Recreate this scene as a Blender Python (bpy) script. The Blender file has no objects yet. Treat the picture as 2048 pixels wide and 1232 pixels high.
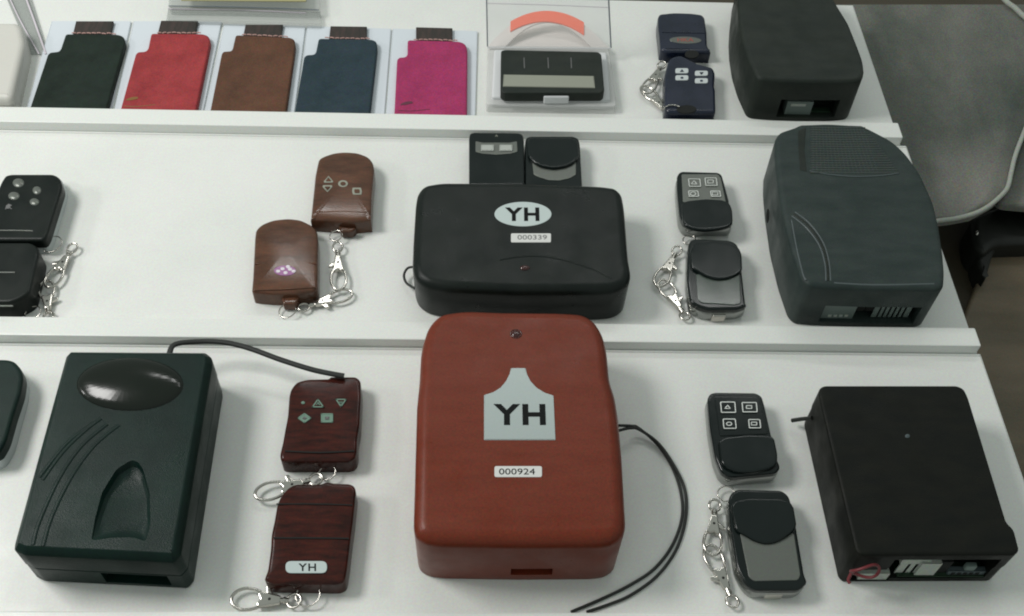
import bpy, bmesh, math, random
from mathutils import Vector, Matrix, noise
from mathutils.geometry import tessellate_polygon
random.seed(7)
S = bpy.context.scene
col = S.collection
CM = 0.01
# ------------------------------------------------------------------ camera
FPX = 2100.0
def _n(v): return Vector(v).normalized()
_X = _n((66976.0, 834.0, FPX)); _vx = -(834.0 * -2716.0 + FPX * FPX) / 66976.0
_Y = _n((_vx, -2716.0, FPX)); _Z = _X.cross(_Y)
D = 65.0
CAMF = Vector((_X.z, _Y.z, _Z.z)); CAMC = -CAMF * D
right = Vector((_X.x, _Y.x, _Z.x)); up = -Vector((_X.y, _Y.y, _Z.y))
cam = bpy.data.cameras.new("camera"); camo = bpy.data.objects.new("camera", cam); col.objects.link(camo)
m = Matrix((right, up, -CAMF)).transposed().to_4x4(); m.translation = CAMC * CM
camo.matrix_world = m
cam.sensor_width = 36.0; cam.lens = 36.0 * FPX / 2048.0
cam.clip_start = 0.01; cam.clip_end = 50
S.camera = camo
# ------------------------------------------------------------------ world, lamps, exposure
w = bpy.data.worlds.new("World"); S.world = w; w.use_nodes = True
w.node_tree.nodes["Background"].inputs[0].default_value = (0.88, 0.98, 0.93, 1)
w.node_tree.nodes["Background"].inputs[1].default_value = 0.42
def area(name, loc, target, sx, sy, power, colr):
    l = bpy.data.lights.new(name, 'AREA'); l.shape = 'RECTANGLE'; l.size = sx; l.size_y = sy
    l.energy = power; l.color = colr
    o = bpy.data.objects.new(name, l); col.objects.link(o)
    o.location = loc; o.rotation_euler = (Vector(target) - Vector(loc)).to_track_quat('-Z', 'Y').to_euler()
    return o
area("ceiling_lamp", (-0.86, 0.14, 1.02), (0, 0, 0), 0.40, 0.34, 10.0, (1.0, 0.985, 0.96))
area("tube_lamp", (0.10, 0.95, 1.25), (0, 0, 0), 1.2, 0.05, 3.0, (1.0, 1.0, 0.98))
area("side_lamp", (-1.25, -0.05, 0.62), (-0.2, -0.1, 0), 0.22, 0.10, 2.2, (1.0, 0.99, 0.96))
S.view_settings.view_transform = 'Standard'; S.view_settings.look = 'None'
S.view_settings.exposure = 0.0; S.view_settings.gamma = 1.0; S.view_settings.use_curve_mapping = False
S.render.engine = 'CYCLES'
try:
    S.cycles.filter_width = 2.0
except Exception: pass
# ------------------------------------------------------------------ pixel -> surface helpers (reference size 2048x1232, cm)
def ray(px, py):
    a, b = (px - 1024.0) / FPX, (py - 616.0) / FPX
    return right * a - up * b + CAMF
def P(px, py, z=0.0):
    d = ray(px, py); return CAMC + d * ((z - CAMC.z) / d.z)
def PY(px, py, y):
    d = ray(px, py); return CAMC + d * ((y - CAMC.y) / d.y)
# ------------------------------------------------------------------ materials
def mat(name, c, rough=0.5, metal=0.0, c2=None, nscale=(60, 60, 60), contrast=(0.35, 0.65), bump=0.0, bscale=900, spec=0.5,
        coat=0.0, trans=0.0, alpha=1.0, ior=1.45, grain=0.0):
    m = bpy.data.materials.new(name); m.use_nodes = True; nt = m.node_tree
    b = nt.nodes["Principled BSDF"]
    b.inputs["Base Color"].default_value = (*c, 1); b.inputs["Roughness"].default_value = rough
    b.inputs["Metallic"].default_value = metal; b.inputs["Specular IOR Level"].default_value = spec
    b.inputs["Coat Weight"].default_value = coat; b.inputs["Coat Roughness"].default_value = 0.12
    b.inputs["Transmission Weight"].default_value = trans; b.inputs["IOR"].default_value = ior
    b.inputs["Alpha"].default_value = alpha
    tc = nt.nodes.new("ShaderNodeTexCoord")
    out = None
    if c2 is not None:
        mp = nt.nodes.new("ShaderNodeMapping"); mp.inputs["Scale"].default_value = nscale
        nz = nt.nodes.new("ShaderNodeTexNoise"); nz.inputs["Scale"].default_value = 1.0; nz.inputs["Detail"].default_value = 6
        nz.inputs["Roughness"].default_value = 0.6
        rp = nt.nodes.new("ShaderNodeValToRGB")
        rp.color_ramp.elements[0].position = contrast[0]; rp.color_ramp.elements[0].color = (*c, 1)
        rp.color_ramp.elements[1].position = contrast[1]; rp.color_ramp.elements[1].color = (*c2, 1)
        nt.links.new(tc.outputs["Object"], mp.inputs[0]); nt.links.new(mp.outputs[0], nz.inputs["Vector"])
        nt.links.new(nz.outputs["Fac"], rp.inputs[0]); out = rp.outputs[0]
        nt.links.new(out, b.inputs["Base Color"])
    if grain > 0:
        g = nt.nodes.new("ShaderNodeTexNoise"); g.inputs["Scale"].default_value = 850; g.inputs["Detail"].default_value = 2
        nt.links.new(tc.outputs["Object"], g.inputs["Vector"])
        hs = nt.nodes.new("ShaderNodeMix"); hs.data_type = 'RGBA'; hs.blend_type = 'OVERLAY'; hs.inputs[0].default_value = grain
        if out is not None: nt.links.new(out, hs.inputs[6])
        else: hs.inputs[6].default_value = (*c, 1)
        nt.links.new(g.outputs["Color"], hs.inputs[7]); nt.links.new(hs.outputs[2], b.inputs["Base Color"])
    if metal == 0.0 and rough < 0.6 and alpha == 1.0:
        rn = nt.nodes.new("ShaderNodeTexNoise"); rn.inputs["Scale"].default_value = 55; rn.inputs["Detail"].default_value = 5
        rr = nt.nodes.new("ShaderNodeMapRange"); rr.inputs["From Min"].default_value = 0.3; rr.inputs["From Max"].default_value = 0.7
        rr.inputs["To Min"].default_value = rough * 0.75; rr.inputs["To Max"].default_value = rough * 1.3
        nt.links.new(tc.outputs["Object"], rn.inputs["Vector"]); nt.links.new(rn.outputs["Fac"], rr.inputs["Value"])
        nt.links.new(rr.outputs[0], b.inputs["Roughness"])
    if bump > 0:
        nz2 = nt.nodes.new("ShaderNodeTexNoise"); nz2.inputs["Scale"].default_value = bscale; nz2.inputs["Detail"].default_value = 3
        nt.links.new(tc.outputs["Object"], nz2.inputs["Vector"])
        bp = nt.nodes.new("ShaderNodeBump"); bp.inputs["Strength"].default_value = bump; bp.inputs["Distance"].default_value = 0.0004
        nt.links.new(nz2.outputs["Fac"], bp.inputs["Height"]); nt.links.new(bp.outputs[0], b.inputs["Normal"])
    return m
M = {}
M['board'] = mat("board", (0.67, 0.685, 0.655), 0.36, c2=(0.71, 0.715, 0.69), nscale=(14, 14, 14), bump=0.05, bscale=500, grain=0.3, spec=0.35)
M['lip'] = mat("lip", (0.70, 0.715, 0.685), 0.38, bump=0.04, grain=0.3)
M['black_abs'] = mat("black_abs", (0.003, 0.012, 0.0095), 0.38, c2=(0.005, 0.019, 0.0145), nscale=(40, 40, 40), bump=0.35, bscale=1800, grain=0.4, spec=0.2)
M['black_soft'] = mat("black_soft", (0.0045, 0.0075, 0.0065), 0.34, c2=(0.008, 0.0115, 0.0095), nscale=(40, 40, 40), bump=0.25, bscale=1800, grain=0.4, spec=0.25)
M['black_gloss'] = mat("black_gloss", (0.004, 0.008, 0.0075), 0.16, coat=0.1, grain=0.2, spec=0.35)
M['black_matt'] = mat("black_matt", (0.0025, 0.0035, 0.0025), 0.5, c2=(0.006, 0.0065, 0.004), nscale=(50, 120, 50), bump=0.4, bscale=1500, grain=0.35, spec=0.22)
M['grey_abs'] = mat("grey_abs", (0.017, 0.028, 0.026), 0.5, c2=(0.028, 0.040, 0.037), nscale=(30, 90, 30), bump=0.5, bscale=1400, grain=0.3, spec=0.3)
M['grey_groove'] = mat("grey_groove", (0.065, 0.082, 0.085), 0.35)
M['grille'] = mat("grille", (0.050, 0.062, 0.057), 0.5, grain=0.6, spec=0.3)
M['charcoal'] = mat("charcoal", (0.010, 0.015, 0.012), 0.5, c2=(0.016, 0.021, 0.016), nscale=(30, 90, 30), bump=0.5, bscale=1400, grain=0.3, spec=0.3)
M['red_abs'] = mat("red_abs", (0.130, 0.022, 0.009), 0.36, c2=(0.148, 0.027, 0.012), nscale=(25, 120, 25), bump=0.12, bscale=1500, grain=0.4, spec=0.28)
M['brown_gloss'] = mat("brown_gloss", (0.050, 0.023, 0.013), 0.15, c2=(0.115, 0.050, 0.028), nscale=(40, 150, 40), contrast=(0.32, 0.68), spec=0.5, grain=0.35)
M['wood_gloss'] = mat("wood_gloss", (0.014, 0.006, 0.005), 0.18, c2=(0.070, 0.015, 0.010), nscale=(70, 300, 80), contrast=(0.28, 0.78), spec=0.25, grain=0.4)
M['navy_gloss'] = mat("navy_gloss", (0.006, 0.010, 0.022), 0.28, coat=0.05, c2=(0.009, 0.014, 0.032), nscale=(60, 60, 60), grain=0.3)
M['chrome'] = mat("chrome", (0.52, 0.50, 0.46), 0.16, 1.0)
M['chrome_dark'] = mat("chrome_dark", (0.30, 0.31, 0.30), 0.18, 1.0)
M['silver_plate'] = mat("silver_plate", (0.13, 0.14, 0.125), 0.3, 0.3, grain=0.15)
M['dark_glass'] = mat("dark_glass", (0.045, 0.06, 0.05), 0.12, spec=0.7, grain=0.2)
M['dome_gloss'] = mat("dome_gloss", (0.006, 0.009, 0.006), 0.15, spec=0.4, grain=0.2)
M['silver_button'] = mat("silver_button", (0.42, 0.44, 0.41), 0.3, 0.35)
M['chrome_line'] = mat("chrome_line", (0.68, 0.70, 0.67), 0.3, 0.4)
M['white_paint'] = mat("white_paint", (0.52, 0.56, 0.56), 0.4)
M['sticker'] = mat("sticker", (0.46, 0.53, 0.52), 0.35, grain=0.06)
M['sticker_metal'] = mat("sticker_metal", (0.36, 0.41, 0.40), 0.35, 0.45, grain=0.06)
M['label_white'] = mat("label_white", (0.62, 0.62, 0.60), 0.45)
M['ink'] = mat("ink", (0.008, 0.009, 0.009), 0.7, spec=0.15)
M['ink_grey'] = mat("ink_grey", (0.13, 0.13, 0.13), 0.5)
M['green_icon'] = mat("green_icon", (0.13, 0.22, 0.17), 0.5)
M['pale_icon'] = mat("pale_icon", (0.26, 0.27, 0.22), 0.5)
M['navy_ink'] = mat("navy_ink", (0.02, 0.03, 0.06), 0.5)
M['red_ink'] = mat("red_ink", (0.35, 0.07, 0.05), 0.5)
M['rubber'] = mat("rubber", (0.014, 0.016, 0.014), 0.45)
M['red_wire'] = mat("red_wire", (0.16, 0.025, 0.03), 0.4)
M['pcb'] = mat("pcb", (0.012, 0.035, 0.016), 0.5)
M['hole'] = mat("hole", (0.004, 0.005, 0.004), 0.8)
M['connector'] = mat("connector", (0.15, 0.19, 0.175), 0.4, grain=0.1)
M['connector_white'] = mat("connector_white", (0.42, 0.45, 0.40), 0.45, grain=0.3)
M['connector_blue'] = mat("connector_blue", (0.06, 0.08, 0.085), 0.45)
M['led'] = mat("led", (0.035, 0.006, 0.005), 0.1, coat=0.5)
def leather(name, c, c2, br=0.6): return mat(name, c, 0.55, c2=c2, nscale=(60, 60, 60), contrast=(0.3, 0.7), bump=br, bscale=1100, grain=0.5, spec=0.2)
M['leather_black'] = leather("leather_black", (0.006, 0.012, 0.008), (0.014, 0.024, 0.018))
M['leather_red'] = leather("leather_red", (0.23, 0.026, 0.030), (0.33, 0.046, 0.050))
M['leather_brown'] = leather("leather_brown", (0.075, 0.035, 0.020), (0.12, 0.055, 0.033))
M['leather_navy'] = leather("leather_navy", (0.014, 0.030, 0.038), (0.028, 0.046, 0.060))
M['leather_pink'] = leather("leather_pink", (0.28, 0.024, 0.090), (0.36, 0.038, 0.125))
M['card'] = mat("card", (0.60, 0.645, 0.69), 0.3, bump=0.03)
M['card_edge'] = mat("card_edge", (0.30, 0.33, 0.36), 0.4)
M['elastic'] = mat("elastic", (0.018, 0.017, 0.013), 0.6, c2=(0.045, 0.028, 0.024), nscale=(300, 60, 60), grain=0.3)
M['thread'] = mat("thread", (0.50, 0.30, 0.27), 0.6)
M['gold_ink'] = mat("gold_ink", (0.20, 0.10, 0.03), 0.4)
M['dark_ink'] = mat("dark_ink", (0.10, 0.02, 0.04), 0.4)
M['clear'] = mat("clear", (0.93, 0.95, 0.95), 0.04, alpha=0.16, spec=0.6)
M['clear_edge'] = mat("clear_edge", (0.16, 0.19, 0.22), 0.15, alpha=0.8, spec=0.6)
M['clear_white'] = mat("clear_white", (0.72, 0.72, 0.71), 0.2, alpha=0.5)
M['orange'] = mat("orange", (0.93, 0.12, 0.035), 0.6)
M['paper_glow_tint'] = mat("paper_glow_tint", (0.72, 0.66, 0.63), 0.6)  # pink tint paints the orange band's glow on the paper
M['white_box'] = mat("white_box", (0.55, 0.54, 0.50), 0.4, grain=0.08)
M['insert'] = mat("insert", (0.62, 0.63, 0.64), 0.35)
M['yellow'] = mat("yellow", (0.44, 0.40, 0.20), 0.5)
M['acrylic'] = mat("acrylic", (0.36, 0.39, 0.37), 0.15, alpha=0.38)
M['fabric'] = mat("fabric", (0.075, 0.088, 0.076), 0.9, c2=(0.21, 0.205, 0.185), nscale=(6, 4, 6), contrast=(0.36, 0.64), bump=0.8, bscale=900, grain=0.7, spec=0.15)
M['piping'] = mat("piping", (0.33, 0.35, 0.31), 0.8, grain=0.5)
M['black_case'] = mat("black_case", (0.006, 0.007, 0.005), 0.5)
M['floor'] = mat("floor", (0.040, 0.032, 0.018), 0.6, c2=(0.065, 0.052, 0.034), nscale=(4, 14, 4), grain=0.4, bump=0.3, bscale=400)
M['plank'] = mat("plank", (0.075, 0.062, 0.038), 0.5, c2=(0.15, 0.115, 0.075), nscale=(5, 22, 5), grain=0.4, bump=0.3, bscale=400)
M['purple'] = mat("purple", (0.30, 0.12, 0.28), 0.25)
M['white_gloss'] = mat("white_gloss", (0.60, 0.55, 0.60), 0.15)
# ------------------------------------------------------------------ object helpers
def thing(name, label, cat, at, group=None, z=0.0):
    o = bpy.data.objects.new(name, None); col.objects.link(o)
    p = P(at[0], at[1], z); o.location = p * CM; o.empty_display_size = 0.01
    o["label"] = label; o["category"] = cat
    if group: o["group"] = group
    return o
def link(name, verts, faces, material, parent=None, smooth=True, angle=38, recalc=True):
    """verts in cm, world; the mesh is stored relative to the thing it belongs to"""
    root = parent
    while root is not None and root.parent is not None: root = root.parent
    off = (Vector(root.location) if root is not None else Vector((0, 0, 0)))
    me = bpy.data.meshes.new(name)
    me.from_pydata([tuple(Vector(v) * CM - off) for v in verts], [], faces); me.validate()
    if recalc:
        bm = bmesh.new(); bm.from_mesh(me); bmesh.ops.recalc_face_normals(bm, faces=bm.faces)
        bm.to_mesh(me); bm.free()
    if smooth:
        for p in me.polygons: p.use_smooth = True
        me.set_sharp_from_angle(angle=math.radians(angle))
    me.materials.append(M[material] if isinstance(material, str) else material)
    o = bpy.data.objects.new(name, me); col.objects.link(o)
    if parent is not None: o.parent = parent
    return o
def area2(p): return sum(p[i].x * p[(i + 1) % len(p)].y - p[(i + 1) % len(p)].x * p[i].y for i in range(len(p))) / 2
def rounded(pts, r, seg=5):
    out = []; n = len(pts)
    for i in range(n):
        a, b, c = pts[i - 1], pts[i], pts[(i + 1) % n]
        u, v = (a - b), (c - b); lu, lv = u.length, v.length
        if lu < 1e-4 or lv < 1e-4: continue
        u /= lu; v /= lv
        d = min(r, 0.45 * lu, 0.45 * lv)
        ang = u.angle(v)
        if ang > math.radians(176): out.append(b.copy()); continue
        s, e = b + u * d, b + v * d
        for k in range(seg + 1):
            t = k / seg; out.append(s * (1 - t) ** 2 + b * 2 * t * (1 - t) + e * t * t)
    res = []
    for p in out:
        if not res or (p - res[-1]).length > 0.004: res.append(p)
    if (res[0] - res[-1]).length < 0.004: res.pop()
    return res
def offset(poly, d):
    n = len(poly); out = []
    for i in range(n):
        a, b, c = poly[i - 1], poly[i], poly[(i + 1) % n]
        e1, e2 = (b - a).normalized(), (c - b).normalized()
        n1, n2 = Vector((-e1.y, e1.x)), Vector((-e2.y, e2.x))
        nn = (n1 + n2)
        nn = nn.normalized() if nn.length > 1e-6 else n1
        k = 1.0 / max(0.55, nn.dot(n1)); out.append(b + nn * d * k)
    return out
def slab2(name, poly, profile, material, parent, angle=38, tilt=None):
    """poly: CCW list of 2D cm; profile: list of (inset, z) from bottom to top"""
    verts = []; faces = []; n = len(poly)
    cen = sum(poly, Vector((0, 0))) / n
    for (ins, z) in profile:
        if isinstance(ins, tuple):
            q0 = offset(poly, ins[0]); ring = [cen + (p - cen) * ins[1] for p in q0]
        else: ring = offset(poly, ins)
        for p in ring:
            zz = z + (tilt(p) if tilt else 0.0)
            verts.append((p.x, p.y, zz))
    for k in range(len(profile) - 1):
        for i in range(n):
            j = (i + 1) % n
            faces.append((k * n + i, k * n + j, (k + 1) * n + j, (k + 1) * n + i))
    for base in (0, (len(profile) - 1) * n):
        ring = [Vector((verts[base + i][0] * 10, verts[base + i][1] * 10, 0)) for i in range(n)]
        for tri in tessellate_polygon([ring]):
            a, b, c = ring[tri[0]], ring[tri[1]], ring[tri[2]]
            up_ = (b - a).cross(c - a).z > 0
            tri = tuple(base + q for q in tri)
            faces.append(tri if up_ == (base > 0) else tuple(reversed(tri)))
    o = link(name, verts, faces, material, parent, angle=angle, recalc=False)
    for p in o.data.polygons:
        if len(p.vertices) == 3: p.use_smooth = False
    return o
def outline(px, z, r):
    pts = []
    for q in px:
        p = P(q[0], q[1], q[2] if len(q) > 2 else z); pts.append(Vector((p.x, p.y)))
    if area2(pts) < 0: pts.reverse()
    return rounded(pts, r)
def bev(z0, z1, b, seg=4, base=0.0, bb=0.0, crown=None):
    """wall from z0 to z1 with a rounded top edge b; base = inset of the wall foot; bb = rounded bottom"""
    pr = []
    if bb > 0: pr += [(bb + base, z0), (bb * 0.3 + base, z0 + bb * 0.3)]
    pr.append((base, z0 + bb))
    for k in range(seg + 1):
        t = math.pi / 2 * k / seg
        pr.append((b * (1 - math.cos(t)), z1 - b + b * math.sin(t)))
    if crown:
        for (i, dz) in crown: pr.append(((b + 0.02, i), z1 + dz))
    else: pr.append((b + 0.04, z1 + 0.0005))
    return pr
def slab(name, px, z0, z1, material, parent, b=0.08, r=0.2, seg=4, zref=None, **kw):
    return slab2(name, outline(px, z1 if zref is None else zref, r), bev(z0, z1, min(b, (z1 - z0) * 0.48), seg, **kw), material, parent)
def ell(cx, cy, rx, ry, n=28, rot=0.0, z=None):
    c, s = math.cos(rot), math.sin(rot)
    return [(cx + rx * math.cos(t) * c - ry * math.sin(t) * s, cy + rx * math.cos(t) * s + ry * math.sin(t) * c)
            for t in [2 * math.pi * k / n for k in range(n)]]
def rect(x0, y0, x1, y1, skew=0.0): return [(x0 + skew, y0), (x1 + skew, y0), (x1, y1), (x0, y1)]
def decal(name, px, z, material, parent, th=0.025, r=0.05):
    return slab(name, px, z - 0.02, z + th, material, parent, b=0.01, r=r, seg=1)
def dome(name, cx, cy, rx, ry, z, h, material, parent, rot=0.0):
    pl = outline(ell(cx, cy, rx, ry, 40, rot), z, 0.02)
    cen = sum(pl, Vector((0, 0))) / len(pl)
    verts = []; faces = []; n = len(pl); K = 9
    for k in range(K):
        t = math.pi / 2 * k / (K - 1) * 0.97
        s = math.cos(t)
        for p in pl:
            q = cen + (p - cen) * s; verts.append((q.x, q.y, z - 0.01 + h * math.sin(t)))
    for k in range(K - 1):
        for i in range(n):
            j = (i + 1) % n; faces.append((k * n + i, k * n + j, (k + 1) * n + j, (k + 1) * n + i))
    faces.append(tuple((K - 1) * n + i for i in range(n))); faces.append(tuple(reversed(range(n))))
    return link(name, verts, faces, material, parent, angle=80)
def spline(pts, per=8, closed=False):
    n = len(pts); out = []
    rng = range(n if closed else n - 1)
    for i in rng:
        if closed: p0, p1, p2, p3 = pts[i - 1], pts[i], pts[(i + 1) % n], pts[(i + 2) % n]
        else: p0, p1, p2, p3 = pts[max(i - 1, 0)], pts[i], pts[i + 1], pts[min(i + 2, n - 1)]
        for k in range(per):
            t = k / per
            out.append(0.5 * ((2 * p1) + (p2 - p0) * t + (2 * p0 - 5 * p1 + 4 * p2 - p3) * t * t + (3 * p1 - p0 - 3 * p2 + p3) * t ** 3))
    if not closed: out.append(pts[-1].copy())
    return out
def tubemesh(pts, r, closed=False, sides=10, flat=1.0, verts=None, faces=None):
    verts = [] if verts is None else verts; faces = [] if faces is None else faces
    base = len(verts); n = len(pts); prevn = None
    for i in range(n):
        if closed: t = (pts[(i + 1) % n] - pts[i - 1])
        else: t = pts[min(i + 1, n - 1)] - pts[max(i - 1, 0)]
        t.normalize()
        s = t.cross(Vector((0, 0, 1)))
        if s.length < 0.2: s = prevn.copy() if prevn else Vector((1, 0, 0))
        s.normalize(); prevn = s; u = s.cross(t).normalized()
        for k in range(sides):
            a = 2 * math.pi * k / sides
            verts.append(tuple(pts[i] + s * math.cos(a) * r + u * math.sin(a) * r * flat))
    for i in range(n if closed else n - 1):
        for k in range(sides):
            a, b = base + i * sides, base + ((i + 1) % n) * sides
            faces.append((a + k, a + (k + 1) % sides, b + (k + 1) % sides, b + k))
    if not closed:
        faces.append(tuple(base + k for k in range(sides))); faces.append(tuple(base + (n - 1) * sides + k for k in reversed(range(sides))))
    return verts, faces
def tube(name, pts, r, material, parent, closed=False, per=8, flat=1.0, sides=10):
    v, f = tubemesh(spline([Vector(p) for p in pts], per, closed), r, closed, sides, flat)
    return link(name, v, f, material, parent, angle=60)
def pline(px, z, r):  # wire resting on a surface at height z
    return [P(q[0], q[1], (q[2] if len(q) > 2 else z) + r) for q in px]
def box(name, lo, hi, material, parent, b=0.03):
    pl = [Vector((lo[0], lo[1])), Vector((hi[0], lo[1])), Vector((hi[0], hi[1])), Vector((lo[0], hi[1]))]
    return slab2(name, rounded(pl, max(b * 1.5, 0.01), 3), bev(lo[2], hi[2], b, 2), material, parent)
def frontbox(name, x0, y0, x1, y1, yp, depth, material, parent, out=0.0, b=0.015):
    """small box set in a front wall (world plane y = yp) covering the given pixels"""
    a, c = PY(x0, y0, yp), PY(x1, y1, yp)
    return box(name, (min(a.x, c.x), yp - out, min(a.z, c.z)), (max(a.x, c.x), yp + depth, max(a.z, c.z)), material, parent, b)
def carve(o, lo, hi):
    """cut a box-shaped opening (cm, world) out of a solid"""
    root = o
    while root.parent is not None: root = root.parent
    off = Vector(root.location)
    bm = bmesh.new(); bmesh.ops.create_cube(bm, size=1.0)
    for v in bm.verts:
        v.co = Vector([(lo[k] + hi[k]) / 2 + v.co[k] * (hi[k] - lo[k]) for k in range(3)]) * CM - off
    me = bpy.data.meshes.new("cutter"); bm.to_mesh(me); bm.free()
    c = bpy.data.objects.new("cutter", me); col.objects.link(c); c.location = off
    o2 = bpy.data.objects.new("tmp", o.data); col.objects.link(o2); o2.location = off
    md = o2.modifiers.new("b", 'BOOLEAN'); md.operation = 'DIFFERENCE'; md.solver = 'EXACT'; md.object = c
    bpy.context.view_layer.update()
    dg = bpy.context.evaluated_depsgraph_get()
    new = bpy.data.meshes.new_from_object(o2.evaluated_get(dg))
    o.data = new
    bpy.data.objects.remove(o2); bpy.data.objects.remove(c)
def carve_front(o, x0, y0, x1, y1, yp, depth):
    a, c = PY(x0, y0, yp), PY(x1, y1, yp)
    carve(o, (min(a.x, c.x), yp - 1.2, min(a.z, c.z)), (max(a.x, c.x), yp + depth, max(a.z, c.z)))
def text(name, s, x0, y0, x1, y1, z, material, parent, bold=0.0, dy=0.0):
    """lettering filling the pixel box x0,y0,x1,y1 on the surface at height z; dy = how far the line drops to the right (px)"""
    cu = bpy.data.curves.new(name, 'FONT'); cu.body = s; cu.size = 1.0; cu.offset = bold; cu.extrude = 0.01; cu.resolution_u = 3; cu.space_character = 1.18 if bold else 1.0
    to = bpy.data.objects.new("tmp", cu); col.objects.link(to)
    bpy.context.view_layer.update()
    me = bpy.data.meshes.new_from_object(to.evaluated_get(bpy.context.evaluated_depsgraph_get()))
    xs = [v.co.x for v in me.vertices]; ys = [v.co.y for v in me.vertices]; zs = [v.co.z for v in me.vertices]
    ax, bx, ay, by, az = min(xs), max(xs), min(ys), max(ys), min(zs)
    O = P(x0, y1, z); U = P(x1, y1 + dy, z) - O; V = P(x0, y0, z) - O
    verts = [tuple(O + U * ((v.co.x - ax) / (bx - ax)) + V * ((v.co.y - ay) / (by - ay)) + Vector((0, 0, (v.co.z - az) * 0.5 - 0.003))) for v in me.vertices]
    faces = [tuple(p.vertices) for p in me.polygons]
    bpy.data.objects.remove(to)
    return link(name, verts, faces, material, parent, smooth=False)
def ring_outline(name, px, z, width, material, parent, r=0.04, h=0.03):
    """closed raised outline (frame) following a pixel polygon"""
    pl = outline(px, z, r); inner = offset(pl, width); n = len(pl)
    verts = [(p.x, p.y, z + h) for p in pl] + [(p.x, p.y, z + h) for p in inner] + [(p.x, p.y, z - 0.01) for p in pl] + [(p.x, p.y, z - 0.01) for p in inner]
    faces = []
    for i in range(n):
        j = (i + 1) % n
        faces += [(i, j, n + j, n + i), (i, 2 * n + i, 2 * n + j, j), (n + i, n + j, 3 * n + j, 3 * n + i), (2 * n + i, 3 * n + i, 3 * n + j, 2 * n + j)]
    return link(name, verts, faces, material, parent, angle=30)
# ------------------------------------------------------------------ the setting: floor, white stepped display
def struct(o, label=None):
    o["kind"] = "structure"
    return o
fl = link("floor", [(-300, -200, -9), (300, -200, -9), (300, 400, -9), (-300, 400, -9)], [(0, 1, 2, 3)], 'floor', None, smooth=False); struct(fl)
LIPH = 0.8
rack = thing("display_rack", "white three-tier rack with raised front lips carrying all the remotes and boxes", "rack", (1000, 640), z=0)
def yof(px, py, z=0): return P(px, py, z).y
lips = [((900, 229), (900, 259), (900, 277)), ((900, 643), (900, 680), (900, 696)), ((900, 1224), (900, 1262), (900, 1280))]
XL = -52.0
rights = [(P(1745, 125).x, P(1802, 262, LIPH).x), (P(1915, 590).x, P(1957, 675, LIPH).x), (P(2010, 850).x, P(2048, 955).x + 0.5)]
ytop = yof(1400, 4)
for k, (a, b_, c_) in enumerate(lips):
    y1 = yof(*a, LIPH); y0 = yof(*b_, LIPH)
    xr, xl2 = rights[k]
    t = box("tier", (XL, y0 + 0.05, -8.99), (xr, ytop, 0.0), 'board', rack, 0.03)
    lp = box("front_lip", (XL, y0, -8.98), (xl2, y1, LIPH), 'lip', t, 0.07)
    ytop = y0 - 0.02
    if k < 2:  # rolled upper edge of the next panel
        v, f = tubemesh([Vector((XL, ytop - 0.10, 0.0)), Vector((rights[k + 1][0] - 0.1, ytop - 0.10, 0.0))], 0.08, sides=10)
        link("edge_bead", v, f, 'lip', t)
# ------------------------------------------------------------------ things beyond the rack
def boundary(y):
    tab = [(-60, 2200), (0, 2160), (150, 2095), (260, 2050), (310, 2031), (375, 2015), (405, 1990), (430, 1945), (437, 1910), (441, 1880)]
    for (a, xa), (b, xb) in zip(tab, tab[1:]):
        if a <= y <= b: return xa + (xb - xa) * (y - a) / (b - a)
    return tab[-1][1]
bag = thing("cloth_bag", "mottled grey cloth bag with pale piping lying beyond the right edge of the rack", "bag", (1900, 300), z=-3.9)
NX, NY = 40, 60; vv = []; ff = []
for j in range(NY + 1):
    py = 9 + (441 - 9) * (1 - (1 - j / NY) ** 1.6)
    xl, xr = 1660 + 0.30 * py, boundary(py)
    for i in range(NX + 1):
        px = xl + (xr - xl) * i / NX
        p = P(px, py, -3.0)
        fold = 0.9 * noise.noise(Vector((p.x * 0.13 + 3, p.y * 0.05, 1.3))) + 0.35 * noise.noise(Vector((p.x * 0.35, p.y * 0.22, 7.7)))
        edge = min(1.0, (NX - i) / 5.0, (NY - j) / 5.0)
        p = P(px, py, -3.0 + fold * edge - 0.25 * (1 - edge))
        vv.append(tuple(p))
N0 = len(vv)
vv += [(x, y, -3.9) for (x, y, z) in vv[:N0]]
for j in range(NY):
    for i in range(NX):
        a = j * (NX + 1) + i; q = (a, a + 1, a + NX + 2, a + NX + 1); ff.append(q); ff.append(tuple(N0 + t for t in reversed(q)))
def rim(seq):
    for a, b in zip(seq, seq[1:]): ff.append((a, b, N0 + b, N0 + a))
rim([i for i in range(NX + 1)]); rim([NY * (NX + 1) + i for i in reversed(range(NX + 1))])
rim([j * (NX + 1) + NX for j in range(NY + 1)]); rim([j * (NX + 1) for j in reversed(range(NY + 1))])
link("cloth_panel", vv, ff, 'fabric', bag, angle=60)
pp = [(boundary(y), y) for y in (0, 80, 150, 210, 260, 310, 345, 375, 395, 412, 425, 434)] + [(1905, 438), (1880, 441), (1850, 446)]
tube("piping", [P(x, y, -3.1) for x, y in pp], 0.17, 'piping', bag, per=6)
tube("piping", [P(x, y, -2.35) for x, y in [(1985, -30), (2012, 2), (2030, 16), (2052, 36), (2090, 60)]], 0.22, 'piping', bag, per=6)
slab("gusset", [(1990, 405), (2015, 375), (2031, 310), (2050, 262), (2120, 100), (2300, 60), (2300, 420), (2060, 412)], -4.9, -4.2, 'fabric', bag, b=0.8, r=1)
case = thing("hard_case", "black padded case with a thin chrome line below the grey cloth bag", "case", (2010, 450), z=-8.9)
slab("case_body", [(1945, 432), (1990, 413), (2060, 398), (2200, 380), (2250, 470), (2060, 484), (1992, 486), (1970, 505), (1952, 490), (1944, 462)], -8.9, -6.3, 'black_case', case, b=0.5, r=0.5)
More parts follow.
